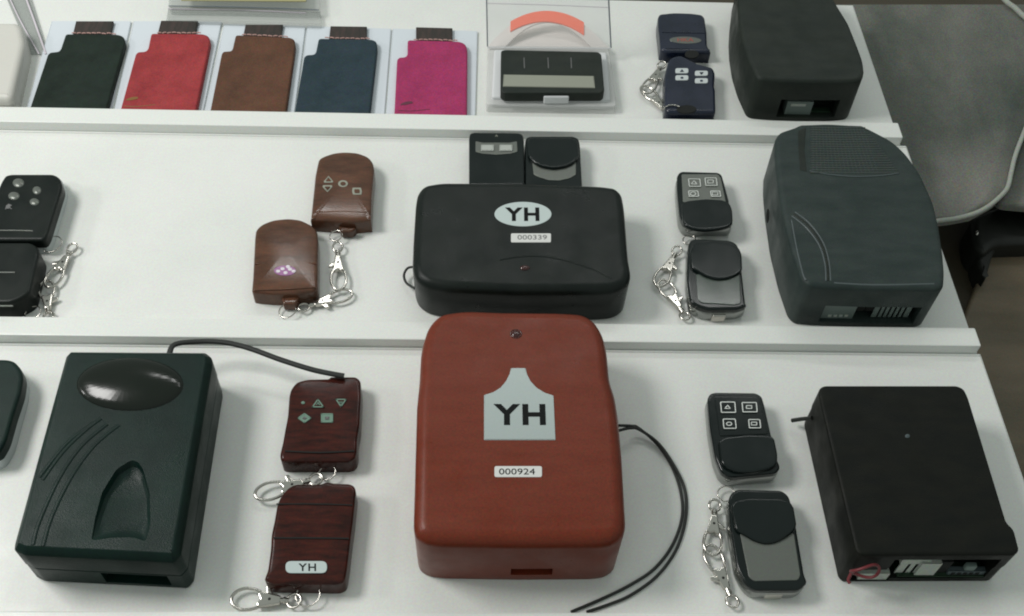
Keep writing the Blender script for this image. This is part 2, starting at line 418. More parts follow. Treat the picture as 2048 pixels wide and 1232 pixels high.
tube("chrome_trim", [P(x, y, -6.25) for x, y in [(1988, 411), (2048, 410), (2140, 409)]], 0.07, 'chrome', case)
slab("case_foot", [(1958, 470), (1998, 484), (1985, 515), (1972, 560), (1955, 520)], -8.9, -7.0, 'black_case', case, b=0.3, r=0.4)
dome("rivet", 1954, 466, 3.5, 4.5, -6.3, 0.15, 'chrome', case)
plank = thing("wooden_board", "brown wooden board on the floor beyond the lower right of the rack", "board", (2010, 700), z=-8.9)
slab("board_panel", [(1992, 470), (2400, 470), (2500, 1400), (1880, 1400), (1850, 1100), (1925, 640)], -8.98, -8.0, 'plank', plank, b=0.3, r=0.3)
# ------------------------------------------------------------------ lobster clasps
def clasp(label, eye, hook, ring=None, z=0.32, lever=1, rr=14, group="chrome lobster clasps of the key fobs", ringz=None, w=1.0):
    t = thing("lobster_clasp", label, "clasp", ((eye[0] + hook[0]) / 2, (eye[1] + hook[1]) / 2), group)
    E, H = P(*eye, z), P(*hook, z); ax = H - E; L = ax.length; ax.normalize(); la = Vector((-ax.y, ax.x, 0))
    def L3(s, q, dz=0.0): return E + ax * (s * L) + la * q * w + Vector((0, 0, dz))
    # swivel eye
    pts = [L3(0.10 - 0.10 * math.cos(a) * 1.0, 0.30 * math.sin(a), 0.05 * math.cos(a)) for a in [2 * math.pi * k / 16 for k in range(16)]]
    tube("swivel_eye", pts, 0.07, 'chrome', t, closed=True, per=2)
    v, f = tubemesh([L3(0.18, 0), L3(0.21, 0), L3(0.24, 0), L3(0.30, 0)], 0.13, sides=12)
    tubemesh([L3(0.22, 0), L3(0.25, 0)], 0.18, sides=12, verts=v, faces=f)
    link("swivel_barrel", v, f, 'chrome', t)
    pl = [L3(0.29, -0.17), L3(0.29, 0.17), L3(0.42, 0.24), L3(0.60, 0.36), L3(0.63, 0.20), L3(0.58, 0.0), L3(0.63, -0.20), L3(0.60, -0.36), L3(0.42, -0.24)]
    pl = [Vector((p.x, p.y)) for p in pl]
    if area2(pl) < 0: pl.reverse()
    body = slab2("clasp_body", rounded(pl, 0.1, 3), bev(z - 0.13, z + 0.13, 0.05, 2), 'chrome', t)
    c = L3(0.45, 0); cp = [Vector((c.x + 0.075 * math.cos(a), c.y + 0.075 * math.sin(a))) for a in [2 * math.pi * k / 14 for k in range(14)]]
    slab2("rivet", cp, bev(z + 0.1, z + 0.15, 0.02, 1), 'hole', body)
    hk = [L3(0.60, -0.34), L3(0.70, -0.44), L3(0.83, -0.46), L3(0.95, -0.30), L3(1.0, 0.0), L3(0.95, 0.30), L3(0.83, 0.46), L3(0.70, 0.44), L3(0.60, 0.34)]
    tube("hook", hk, 0.085, 'chrome', t, per=5)
    lv = [L3(0.40, lever * 0.18), L3(0.45, lever * 0.45), L3(0.47, lever * 0.62), L3(0.53, lever * 0.60), L3(0.52, lever * 0.42), L3(0.50, lever * 0.2)]
    lv = [Vector((p.x, p.y)) for p in lv]
    if area2(lv) < 0: lv.reverse()
    slab2("lever", rounded(lv, 0.08, 3), bev(z - 0.07, z + 0.07, 0.03, 2), 'chrome', t)
    if ring:
        c = P(*ring, z); rc = rr / 31.0
        pts = [c + Vector((rc * math.cos(a), rc * 0.95 * math.sin(a), 0.10 * math.sin(a + 1) + 0.03)) for a in [2 * math.pi * k / 24 for k in range(24)]]
        tube("key_ring", pts, 0.04, 'chrome', t, closed=True, per=2, sides=8)
    return t
# ------------------------------------------------------------------ row 1: key pouches on cards
pouches = [
 ('black', 'leather_black', [(103, 42), (262, 42), (222, 222), (52, 220)], [(131, 67), (236, 68), (247, 72), (251, 83), (212, 222), (57, 222), (95, 108), (100, 104), (117, 102), (121, 97)], [(152, 42), (227, 42), (220, 70), (145, 70)]),
 ('red', 'leather_red', [(267, 42), (443, 43), (405, 226), (228, 222)], [(302, 66), (406, 67), (417, 71), (421, 81), (391, 226), (239, 224), (271, 107), (276, 103), (291, 102), (296, 96)], [(322, 41), (396, 41), (390, 68), (315, 68)]),
 ('brown', 'leather_brown', [(448, 48), (611, 52), (588, 228), (408, 226)], [(471, 69), (580, 74), (589, 78), (591, 90), (571, 228), (419, 226), (443, 106), (447, 102), (462, 101), (465, 96)], [(491, 49), (566, 49), (562, 74), (486, 73)]),
 ('navy', 'leather_navy', [(614, 52), (782, 57), (768, 234), (592, 229)], [(637, 76), (744, 78), (753, 82), (755, 93), (739, 233), (588, 230), (608, 113), (613, 109), (628, 108), (632, 102)], [(661, 52), (734, 53), (733, 80), (658, 78)]),
 ('pink', 'leather_pink', [(785, 57), (955, 62), (950, 238), (772, 234)], [(815, 79), (919, 82), (931, 87), (935, 98), (934, 238), (788, 236), (794, 118), (798, 114), (811, 113), (815, 107)], [(832, 54), (905, 56), (905, 84), (832, 82)]),
]
desc = {'black': "black leather key pouch on a white card at the left end of the pouch row",
        'red': "red leather key pouch on a white card between the black and the brown pouch",
        'brown': "brown leather key pouch on a white card between the red and the navy pouch",
        'navy': "dark navy leather key pouch on a white card beside the pink pouch",
        'pink': "bright pink leather key pouch on a white card next to the clear plastic case"}
for kx, (nm, mt, cd, lt, tb) in enumerate(pouches):
    cx = sum(p[0] for p in cd) / 4; cy = 135
    t = thing("key_pouch", desc[nm], "key pouch", (cx, cy), "leather key pouches on white cards")
    cut = []
    yl = yof(900, 229, LIPH) + 0.02 if True else 0
    c = slab("backing_card", cd, 0.0, 0.16, 'card', t, b=0.02, r=0.05)
    d = slab("leather_body", lt, 0.16, 0.62, mt, t, b=0.14, r=0.25, seg=4)
    slab("strap_tab", tb, 0.14, 0.40, 'elastic', t, b=0.04, r=0.05)
    # frayed stitching along the mouth of the pouch
    (x0, y0), (x1, y1) = lt[0], lt[1]
    vs = []; fs = []
    n = 9
    for q in range(n):
        a = 0.12 + 0.86 * q / n; b2 = a + 0.86 / n * 0.8
        pa = P(x0 + (x1 - x0) * a, y0 + (y1 - y0) * a - 0.5 + random.uniform(-1.2, 1.0), 0.5); pb = P(x0 + (x1 - x0) * b2, y0 + (y1 - y0) * b2 - 0.5 + random.uniform(-1.2, 1.0), 0.5)
        tubemesh([pa, (pa + pb) / 2 + Vector((0, 0, 0.03)), pb], 0.045, sides=6, verts=vs, faces=fs)
    link("stitching", vs, fs, 'thread', d)
    if nm in ('red', 'pink'):
        bx = lt[5][0]
        ik = 'gold_ink' if nm == 'red' else 'dark_ink'
        by = 196 if nm == 'red' else 205
        decal("stamp", [(bx + 14, by + 2), (bx + 24, by - 2), (bx + 36, by - 3), (bx + 38, by + 1), (bx + 26, by + 4), (bx + 12, by + 5)], 0.62, ik, d, r=0.08)
        tube("stamp", [P(bx + q * 9, by + 15 + 2 * math.sin(q * 0.5), 0.62) for q in range(1, 9)], 0.035, ik, d, per=4, flat=0.6)
# ------------------------------------------------------------------ row 1: clear case with arch and small receiver
t = thing("plastic_case", "open clear plastic case with an orange banded arch under its raised lid", "case", (1100, 165))
slab("base_tray", [(975, 100), (1217, 102), (1232, 222), (972, 218)], 0, 0.75, 'clear_white', t, b=0.12, r=0.25, zref=0.3)
ins = slab("insert", [(988, 98), (1214, 104), (1221, 200), (983, 194)], 0.1, 1.0, 'insert', t, b=0.15, r=0.25)
# lid standing up behind the tray: four clear walls with dark edges
def lidpt(x, y, s): return P(x, y, 0.6) .lerp(P(x, y, 0.6), s)
yb = yof(1100, 98, 0.9)
LA, LB = PY(975, 95, yb), PY(1222, 97, yb); LC, LD = PY(973, -12, yb + 1.1), PY(1217, -6, yb + 1.1)
def quadslab(name, a, b, c, d, th, mt, parent):
    nrm = (b - a).cross(d - a).normalized() * th
    vs = [a, b, c, d, a + nrm, b + nrm, c + nrm, d + nrm]
    return link(name, vs, [(0, 1, 2, 3), (7, 6, 5, 4), (0, 4, 5, 1), (1, 5, 6, 2), (2, 6, 7, 3), (3, 7, 4, 0)], mt, parent, smooth=False)
lid = quadslab("lid", LA, LB, LD, LC, 0.1, 'clear', t)
tube("lid_rim", [LA.lerp(LC, 0.02), LA.lerp(LC, 0.5), LC], 0.05, 'clear_edge', lid, per=4)
tube("lid_rim", [LB.lerp(LD, 0.02), LB.lerp(LD, 0.5), LD], 0.06, 'clear_edge', lid, per=4)
tube("lid_rim", [LA, LA.lerp(LB, 0.5), LB], 0.035, 'insert', lid, per=4)
tube("lid_rim", [LA.lerp(LC, 0.83), LA.lerp(LC, 0.83).lerp(LB.lerp(LD, 0.80), 0.5) + Vector((0, 0, 0.05)), LB.lerp(LD, 0.80)], 0.03, 'white_gloss', lid, per=4)
# curved paper arch leaning just behind the lid
def band(name, up_px, lo_px, yo, mt, par):
    hz = lambda y: yo + (98 - y) * 0.016
    U = [P(x, y, hz(y)) for x, y in up_px]; Lw = [P(x, y, hz(y)) for x, y in lo_px]
    n = len(U); vs = U + Lw + [p - Vector((0, 0, 0.1)) for p in U + Lw]; fs = []
    for i in range(n - 1):
        fs += [(i, i + 1, n + i + 1, n + i), (2 * n + i, 3 * n + i, 3 * n + i + 1, 2 * n + i + 1), (i, 2 * n + i, 2 * n + i + 1, i + 1), (n + i, n + i + 1, 3 * n + i + 1, 3 * n + i)]
    fs += [(0, n, 3 * n, 2 * n), (n - 1, 3 * n - 1, 4 * n - 1, 2 * n - 1)]
    return link(name, vs, fs, mt, par)
arch = thing("paper_arch", "white paper arch with an orange band standing in the open clear case", "paper arch", (1095, 100))
def parab(x, y0, x0, k): return y0 + k * (x - x0) ** 2
xs = [978 + i * 12 for i in range(21)]
bu = [(x, min(94, parab(x, 23, 1095, 0.0049))) for x in xs]; bl = [(x, min(98, parab(x, 44, 1096, 0.0068))) for x in xs]
band("paper_strip", bu, bl, 0.62, 'paper_glow_tint', arch)
xs = [1021 + i * 7.35 for i in range(21)]
band("orange_band", [(x, parab(x, 21.5, 1093, 0.0041)) for x in xs], [(x, parab(x, 42.5, 1090, 0.0042 if x < 1090 else 0.0044)) for x in xs], 0.68, 'orange', arch)
slab("glow_backing", [(1004, 96), (1040, 62), (1070, 48), (1096, 45), (1122, 48), (1160, 66), (1190, 96)], 0.1, 0.5, 'paper_glow_tint', arch, b=0.02, r=0.1)  # added backing, coloured with the glow of the orange band
rc = thing("mini_receiver", "small flat black receiver with a grey strip resting in the clear case", "receiver", (1105, 145), z=1.0)
rb = slab("receiver_body", [(1002, 101), (1010, 99), (1196, 103), (1203, 108), (1209, 180), (1203, 186), (1008, 186), (1001, 180)], 1.0, 1.75, 'charcoal', rc, b=0.1, r=0.15)
decal("grey_strip", [(1007, 149), (1188, 152), (1190, 176), (1006, 173)], 1.75, M['silver_plate'] if False else 'pale_icon', rc, r=0.02)
for x in (1048, 1096, 1142):
    slab("wire_mark", [(x - 1, 115), (x + 1, 115), (x + 2, 136), (x, 136)], 1.74, 1.78, 'ink_grey', rc, b=0.01, r=0.01)
slab("insert_tab", [(1090, 180), (1134, 180), (1139, 194), (1087, 194)], 0.9, 1.5, 'insert', t, b=0.1, r=0.15)
# ------------------------------------------------------------------ row 1, left and top: white box and acrylic holder
t = thing("white_carton", "grey-white rounded box at the far left end of the top tier", "box", (10, 140))
slab("box_body", [(-90, 42), (35, 43), (44, 52), (50, 85), (24, 196), (-120, 196)], 0, 1.5, 'white_box', t, b=0.45, r=0.5)
t = thing("acrylic_holder", "clear acrylic holder with a yellow card above the leather pouches", "holder", (485, 20))
slab("holder_base", [(336, 14), (640, 22), (643, 50), (332, 40)], 0, 0.5, 'acrylic', t, b=0.08, r=0.1)
slab("holder_body", [(338, -60), (636, -60), (640, 17), (337, 10)], 0, 0.9, 'acrylic', t, b=0.1, r=0.15)
slab("yellow_card", [(362, -60), (612, -60), (612, 2), (362, 0)], 0.9, 0.98, 'yellow', t, b=0.02, r=0.04)
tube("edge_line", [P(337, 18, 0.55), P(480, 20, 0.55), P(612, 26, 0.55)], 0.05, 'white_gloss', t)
tube("edge_line", [P(337, 12, 0.9), P(480, 14, 0.95), P(638, 20, 0.9)], 0.04, 'clear_edge', t)
t = thing("streak_strip", "added clear strip with painted light streaks in the top left corner behind the grey-white box", "strip", (50, 50))  # added sheet that carries the streaks of reflected light
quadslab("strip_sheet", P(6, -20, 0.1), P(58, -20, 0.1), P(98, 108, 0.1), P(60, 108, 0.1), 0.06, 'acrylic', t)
tube("light_streak", [P(12, -20, 0.2), P(40, 40, 0.2), P(78, 108, 0.2)], 0.05, 'white_gloss', t, flat=0.5)  # pale tubes drawn in place of bright reflection streaks
tube("light_streak", [P(46, -20, 0.2), P(68, 40, 0.2), P(92, 108, 0.2)], 0.07, 'white_gloss', t, flat=0.5)
# ------------------------------------------------------------------ row 1: blue fobs
t = thing("key_fob", "upper dark blue key fob with an oval grey badge, top tier", "key fob", (1368, 80), "dark blue key fobs of the top tier")
b1 = slab("fob_body", [(1316, 33), (1319, 27), (1347, 24), (1382, 25), (1404, 28), (1410, 34), (1414, 62), (1415, 90), (1420, 98), (1421, 110, .8), (1412, 122, .2), (1330, 122, .2), (1320, 105, .8), (1318, 66), (1316, 50)], 0, 1.1, 'navy_gloss', t, b=0.22, r=0.3)
decal("badge", ell(1371, 80, 32, 7, rot=0.03), 1.1, 'silver_plate', t)
text("badge_text", "HKA", 1355, 76, 1387, 83, 1.13, 'red_ink', t)
slab("raised_panel", [(1324, 62), (1408, 64), (1410, 66), (1324, 64)], 1.05, 1.14, 'navy_gloss', t, b=0.02, r=0.02)
slab("ring_recess", ell(1384, 108, 14, 8), 1.05, 1.125, 'hole', t, b=0.02, r=0.02)
t = thing("key_fob", "lower dark blue key fob with four white buttons, top tier", "key fob", (1382, 180), "dark blue key fobs of the top tier")
slab("fob_body", [(1342, 114), (1361, 109), (1395, 126), (1410, 130), (1426, 134), (1431, 145), (1429, 172), (1431, 178), (1432, 215), (1427, 243, .3), (1335, 243, .3), (1329, 225, .9), (1329, 150), (1336, 122)], 0, 1.2, 'navy_gloss', t, b=0.22, r=0.3)
for (x, y, ic) in ((1364, 141, 0), (1403, 146, 1), (1364, 155, 2), (1403, 161, 2)):
    bt = slab("button", rect(x - 13, y - 5, x + 13, y + 5), 1.18, 1.26, 'white_paint', t, b=0.03, r=0.18)
    mark = [(x, y - 3), (x + 4, y + 2), (x - 4, y + 2)] if ic == 0 else ([(x - 4, y - 2), (x + 4, y - 2), (x, y + 3)] if ic == 1 else ell(x, y, 3, 2, 10))
    decal("button_mark", mark, 1.27, 'navy_ink', bt, r=0.01)
slab("ring_recess", ell(1373, 218, 20, 8), 1.15, 1.225, 'hole', t, b=0.02, r=0.02)
v = [P(1345 + 17 * math.cos(a), 219 + 9 * math.sin(a), 1.3) for a in [math.pi * (1.05 + 0.75 * k / 8) for k in range(9)]]
tube("ring_loop", v, 0.05, 'chrome', t, per=3)
v = [P(1345 + 17 * math.cos(a), 113 + 8 * math.sin(a), 1.25) for a in [math.pi * (0.95 + 0.7 * k / 8) for k in range(9)]]
clasp("chrome clasp hanging off the left of the upper blue key fob", (1327, 124), (1291, 186), None, lever=1, z=0.35)
clasp("chrome clasp left of the white-buttoned blue key fob", (1345, 236), (1285, 172), None, lever=-1, z=0.30)
# ------------------------------------------------------------------ row 1: dark grey box
def port_y(px, py): return P(px, py, 0).y
t = thing("control_box", "charcoal plastic control box with a grey socket in its front, top tier", "control box", (1600, 120))
yf = port_y(1600, 239)
bd = slab("box_body", [(1483, -66), (1478, -20), (1476, 10), (1478, 42), (1484, 78), (1496, 115), (1516, 157), (1560, 161), (1620, 163), (1690, 163), (1722, 160), (1730, 145), (1727, 120), (1716, 90), (1698, 45), (1673, 5), (1640, -50), (1560, -72)], 0, 3.7, 'charcoal', t, b=0.3, r=0.5, seg=5)
carve_front(bd, 1562, 196, 1668, 233, yf, 1.2)
frontbox("socket", 1576, 203, 1619, 231, yf + 0.15, 0.9, 'connector', t)
frontbox("contact", 1583, 208, 1611, 213, yf + 0.12, 0.1, 'connector_white', t, b=0.01)
frontbox("circuit_board", 1621, 222, 1660, 226, yf + 0.4, 0.4, 'pcb', t, b=0.01)
# ------------------------------------------------------------------ row 2, left: black fobs
t = thing("key_fob", "upper black key fob with four silver buttons at the left end of the middle tier", "key fob", (60, 410), "large black key fobs cut by the left picture edge")
slab("fob_base", [(-16, 420), (4, 366), (18, 352), (112, 351), (124, 360), (130, 378), (100, 480), (92, 492), (-50, 492)], 0, 0.75, 'white_paint', t, b=0.1, r=0.3)
slab("fob_body", [(-24, 420), (2, 362), (10, 350), (22, 347), (108, 347), (120, 355), (125, 372), (95, 468), (88, 480), (-40, 480)], 0.7, 1.45, 'black_soft', t, b=0.2, r=0.35)
for (x, y, rx, ry) in ((37, 366, 13, 10), (74, 381, 10, 9), (28, 392, 13, 9), (69, 404, 11, 8)):
    dome("button", x, y, rx * 0.9, ry * 0.9, 1.45, 0.12, 'silver_plate', t)
tube("seam_line", [P(-10, 461, 1.45), P(30, 461, 1.45), P(66, 462, 1.45)], 0.04, 'silver_plate', t, per=3)
decal("star_mark", [(12, 411), (17, 407), (24, 410), (20, 414), (24, 418), (15, 417), (10, 419)], 1.45, 'ink_grey', t, r=0.01)
t = thing("key_fob", "lower black key fob with two ridges at the left end of the middle tier", "key fob", (20, 560), "large black key fobs cut by the left picture edge")
slab("fob_body", [(-50, 484), (60, 484), (72, 490), (79, 502), (60, 585), (52, 618, .5), (36, 634, .1), (-50, 634, .1)], 0.0, 1.5, 'black_soft', t, b=0.2, r=0.35)
for y, x1 in ((545, 30), (612, 26)):
    tube("ridge", [P(-20, y, 1.5), P(5, y, 1.5), P(x1, y, 1.5)], 0.05, 'silver_plate', t, per=3)
clasp("upper chrome clasp beside the silver-buttoned black key fob", (150, 488), (96, 574), (104, 489), rr=20, lever=-1, z=0.35)
clasp("lower chrome clasp beside the ridged black key fob", (98, 640), (92, 562), (66, 626), rr=15, lever=-1, z=0.28)
# ------------------------------------------------------------------ row 2: brown arched fobs
def arched(label, px, ridge, tab, dx, hl):
    t = thing("key_fob", label, "key fob", (px[0][0] + 40, px[0][1] + 70), "brown arch-topped key fobs")
    slab2("fob_body", outline(px, 1.2, 0.3), bev(0, 1.2, 0.22, 4, crown=[(0.98, 0.01), (0.88, 0.035), (0.75, 0.055), (0.6, 0.07), (0.4, 0.082), (0.2, 0.088)]), 'brown_gloss', t, angle=50)
    slab("ring_tab", tab, 0.15, 0.75, 'brown_gloss', t, b=0.12, r=0.15)
    tube("ridge", [P(x, y, 1.22) for x, y in ridge], 0.06, 'brown_gloss', t, per=4, flat=0.6)
    return t
t = arched("upper brown key fob with four outlined icons and an arched top", [(634, 330), (637, 317), (647, 311), (668, 304), (691, 302), (716, 304), (737, 312), (746, 323), (749, 337), (744, 390), (742, 440), (740, 458, .3), (712, 466, .1), (675, 464, .1), (624, 459, .2), (622, 440, 1), (630, 350)],
    [(627, 425), (680, 423), (735, 425)], [(676, 452), (714, 455), (706, 472, .3), (684, 472, .3)], 0, 0)
zz = 1.30
for kind, x, y in (('u', 657, 359), ('d', 655, 376), ('o', 686, 367), ('s', 714, 382)):
    sh = {'u': [(x, y - 8), (x + 10, y + 4), (x + 8, y + 6), (x - 8, y + 6), (x - 10, y + 4)], 'd': [(x - 9, y - 6), (x + 9, y - 6), (x + 10, y - 3), (x, y + 8), (x - 10, y - 3)],
          'o': ell(x, y, 10, 7, 18), 's': [(x - 9, y - 7), (x + 8, y - 7), (x + 10, y), (x + 9, y + 7), (x - 8, y + 7), (x - 10, y)]}[kind]
    bt = slab("button", sh, zz - 0.2, zz, 'pale_icon', t, b=0.02, r=0.06)
    sc = [(x + (a - x) * 0.55, y + (b - y) * 0.55) for a, b in sh]
    decal("button_mark", sc, zz, 'brown_gloss', bt, r=0.03)
t = arched("lower brown key fob with a purple sticker and an arched top", [(509, 475), (511, 458), (523, 447), (546, 438), (577, 435), (602, 438), (624, 449), (634, 460), (636, 480), (636, 580, .9), (630, 600, .3), (600, 609, 0), (553, 611, 0), (520, 608, 0), (507, 598, .4), (506, 560, 1)],
    [(510, 528), (570, 525), (633, 527)], [(562, 590), (600, 590), (594, 617, .3), (568, 617, .3)], 0, 0)
tube("ridge", [P(508, 580, 1.22), P(570, 578, 1.25), P(633, 574, 1.22)], 0.05, 'brown_gloss', t, per=4, flat=0.6)
st = decal("sticker", ell(570, 541, 22, 10), 1.27, 'purple', t)
for x, y in ((556, 542), (565, 537), (571, 545), (580, 538), (587, 542), (576, 533)):
    decal("sticker_mark", ell(x, y, 4.5, 3.2, 10), 1.295, 'white_gloss', st, r=0.01)
clasp("upright chrome clasp below the icon-marked brown key fob", (675, 485), (678, 580), (672, 472), rr=13, lever=-1, z=0.4)
clasp("slanting chrome clasp beside the purple-stickered brown key fob", (597, 618), (704, 585), (575, 622), rr=16, lever=-1, z=0.3)
# ------------------------------------------------------------------ row 2: two mini fobs behind the black box
t = thing("key_fob", "small black key fob with two silver buttons behind the black YH box", "key fob", (993, 320), "black fobs behind the black box")
slab("fob_body", [(938, 275), (940, 266), (948, 264), (1038, 265), (1046, 269), (1048, 280), (1049, 370), (938, 370)], 0, 1.3, 'black_gloss', t, b=0.12, r=0.2)
fp = slab("face_plate", [(951, 282), (965, 285), (1020, 285), (1034, 282), (1035, 303), (1020, 307), (993, 309), (965, 307), (951, 303)], 1.28, 1.34, 'silver_plate', t, b=0.02, r=0.1)
for x in (975, 1012):
    slab("button", rect(x - 13, 289, x + 13, 301), 1.32, 1.42, 'silver_button', t, b=0.04, r=0.06)
decal("led_mark", [(993, 269), (996, 273), (990, 273)], 1.3, 'pale_icon', t, r=0.01)
t = thing("key_fob", "small black key fob with a rounded slide cover behind the black YH box", "key fob", (1105, 325), "black fobs behind the black box")
slab("fob_body", [(1050, 285), (1052, 275), (1060, 272), (1146, 272), (1157, 276), (1160, 288), (1165, 380), (1050, 380)], 0, 1.15, 'black_gloss', t, b=0.12, r=0.2)
slab("face_plate", [(1064, 318), (1152, 318), (1152, 349), (1140, 356), (1118, 361), (1098, 360), (1078, 354), (1067, 348)], 1.12, 1.2, 'silver_plate', t, b=0.03, r=0.12)
slab("slide_cover", [(1054, 284), (1058, 275), (1146, 276), (1156, 282), (1158, 312), (1148, 324), (1132, 332), (1108, 336), (1084, 332), (1068, 324), (1056, 312)], 1.15, 1.42, 'black_gloss', t, b=0.1, r=0.25)
# ------------------------------------------------------------------ row 2: black receiver box
t = thing("receiver_box", "wide black rounded receiver box with an oval YH sticker and number 000339", "receiver box", (1045, 510))
out = [(831, 400), (835, 380), (848, 366), (882, 360), (1040, 361), (1203, 367), (1232, 371), (1245, 383), (1250, 410), (1258, 513), (1264, 545), (1256, 566), (1235, 577), (1200, 580), (1040, 581), (890, 575), (852, 567), (832, 553), (824, 530), (826, 480)]
slab("box_body", out, 0, 3.1, 'black_soft', t, b=0.55, r=0.8, seg=6, base=0.06, bb=0.15)
s = decal("oval_sticker", ell(1046, 428, 57, 24.5, 44), 3.1, 'sticker', t)
text("sticker_text", "YH", 1010, 415, 1079, 442, 3.13, 'ink', s, bold=0.035, dy=0)
s = decal("number_label", rect(1022, 466.5, 1102, 484.5), 3.1, 'label_white', t, r=0.1)
text("label_text", "000339", 1035, 470, 1094, 479, 3.13, 'ink_grey', s)
dome("led", 1050, 536, 10, 5, 3.1, 0.12, 'led', t)
tube("curved_rib", [P(x, y, 3.08) for x, y in [(1000, 520), (1050, 513), (1100, 515), (1150, 527), (1190, 541), (1222, 558)]], 0.07, 'black_soft', t, per=5, flat=0.7)
tube("wire_loop", [P(832, 534, 1.2), P(816, 536, .7), P(808, 550, .5), P(813, 566, .5), P(830, 577, .7)], 0.08, 'rubber', t, per=6)
# ------------------------------------------------------------------ silver slide-cover fobs
def slide_fob(label, group, body, plate, cover, buttons, zt=1.25, face='silver_plate', coverz=0.22, sidez=None, chin=None):
    t = thing("key_fob", label, "key fob", (sum(p[0] for p in body) / len(body), sum(p[1] for p in body) / len(body)), group)
    pl = outline(body, zt, 0.25)
    slab2("side_frame", pl, [(0.12, 0.0), (0.05, 0.1), (0.0, 0.3), (0.0, zt * 0.55), (0.03, zt * 0.66)], 'chrome_dark', t)
    slab2("fob_body", pl, [(0.04, zt * 0.6), (0.03, zt * 0.75)] + bev(zt * 0.8, zt, 0.12, 3)[1:], 'black_gloss', t)
    p = slab("face_plate", plate, zt - 0.03, zt + 0.04, face, t, b=0.03, r=0.12)
    c = slab("slide_cover", cover, zt, zt + coverz, 'black_gloss', t, b=0.12, r=0.25)
    for (x, y, wd, hg, kind) in buttons:
        q = [(x - wd, y - hg), (x + wd, y - hg), (x + wd + 2, y + hg), (x - wd + 2, y + hg)]
        bt = slab("button", q, zt + 0.02, zt + 0.10, face, t, b=0.03, r=0.1)
        ring_outline("button_rim", q, zt + 0.09, 0.045, 'chrome_line', bt, r=0.08, h=0.04)
        mk = {'t': [(x, y - 5), (x + 7, y + 3), (x - 7, y + 3)], 's': rect(x - 6, y - 4, x + 6, y + 3), 'o': ell(x, y, 6, 4, 14)}[kind]
        ring_outline("button_mark", mk, zt + 0.10, 0.04, 'chrome_line', bt, r=0.02, h=0.03)
    if chin:
        slab("lanyard_bar", chin, 0.15, 0.7, 'chrome', t, b=0.08, r=0.1)
    return t
G2, G3 = "slide-cover key fobs of the middle tier", "slide-cover key fobs of the bottom tier"
slide_fob("upper silver-faced slide key fob with four buttons, middle tier", G2,
    [(1354, 352), (1358, 345), (1364, 342), (1436, 344), (1444, 349), (1449, 366), (1458, 400), (1464, 440), (1462, 462, .5), (1450, 473, .1), (1378, 473, .1), (1364, 460, .6), (1359, 430), (1354, 380)],
    [(1363, 348), (1436, 348), (1442, 356), (1452, 404), (1366, 404)],
    [(1363, 406), (1374, 401), (1410, 397), (1445, 399), (1460, 406), (1465, 420), (1466, 444), (1458, 453), (1440, 457), (1410, 460), (1385, 457), (1371, 451), (1366, 443)],
    [(1388, 366, 12, 8, 't'), (1421, 364, 12, 8, 's'), (1386, 388, 10, 6, 'o'), (1430, 388, 10, 6, 's')])
slide_fob("lower slide key fob with mirror-grey plate and chrome edge, middle tier", G2,
    [(1376, 492), (1380, 481), (1388, 477), (1460, 480), (1474, 487), (1479, 500), (1486, 560), (1491, 606), (1488, 628, .4), (1470, 640, .1), (1410, 641, .1), (1392, 632, .3), (1378, 612, .8), (1374, 560)],
    [(1392, 548), (1479, 548), (1482, 606), (1470, 610), (1405, 606), (1396, 600)],
    [(1380, 500), (1388, 487), (1425, 482), (1462, 486), (1478, 494), (1484, 508), (1485, 540), (1474, 549), (1455, 556), (1435, 558), (1412, 552), (1396, 542), (1382, 534)],
    [], face='dark_glass', chin=[(1424, 628, .6), (1452, 628, .6), (1452, 634, .6), (1424, 634, .6)])
clasp("upper chrome clasp beside the mirror-grey slide key fob, middle tier", (1358, 494), (1315, 572), (1378, 480), rr=12, lever=1, z=0.35)
clasp("lower chrome clasp beside the mirror-grey slide key fob, middle tier", (1375, 640), (1322, 560), None, lever=-1, z=0.28)
slide_fob("upper black-faced slide key fob with four chrome-rimmed buttons, bottom tier", G3,
    [(1415, 797), (1420, 787), (1430, 784), (1512, 785), (1524, 792), (1530, 812), (1542, 866), (1553, 915), (1557, 945, .7), (1543, 966, .1), (1452, 974, .1), (1438, 955, .6), (1430, 913), (1420, 856)],
    [(1428, 792), (1512, 793), (1520, 800), (1536, 868), (1440, 872)],
    [(1437, 880), (1450, 873), (1500, 868), (1540, 870), (1549, 876), (1556, 910), (1554, 928), (1542, 936), (1510, 944), (1475, 944), (1452, 934), (1443, 924)],
    [(1455, 815, 15, 11, 't'), (1498, 815, 15, 10, 's'), (1458, 848, 13, 10, 'o'), (1508, 848, 12, 9, 's')], face='black_gloss')
slide_fob("lower slide key fob with grey plate and long slide cover, bottom tier", G3,
    [(1457, 1000), (1462, 986), (1474, 978), (1563, 980), (1577, 990), (1582, 1004), (1592, 1050), (1609, 1150), (1609, 1175, .6), (1588, 1198, .1), (1500, 1198, .1), (1484, 1180, .4), (1474, 1135), (1460, 1050)],
    [(1480, 1066), (1588, 1066), (1601, 1150), (1596, 1160), (1508, 1162), (1498, 1154)],
    [(1462, 1012), (1470, 1000), (1500, 995), (1560, 996), (1580, 1002), (1588, 1014), (1594, 1050), (1588, 1062), (1572, 1074), (1552, 1084), (1530, 1087), (1508, 1080), (1492, 1070), (1472, 1060)],
    [], chin=[(1530, 1180, .7), (1566, 1182, .7), (1567, 1190, .7), (1531, 1190, .7)])
clasp("upper chrome clasp left of the bottom-tier slide key fobs", (1430, 1000), (1424, 1110), (1452, 988), rr=14, lever=1, z=0.35)
clasp("lower chrome clasp left of the bottom-tier slide key fobs", (1470, 1215), (1417, 1090), None, lever=1, z=0.28)
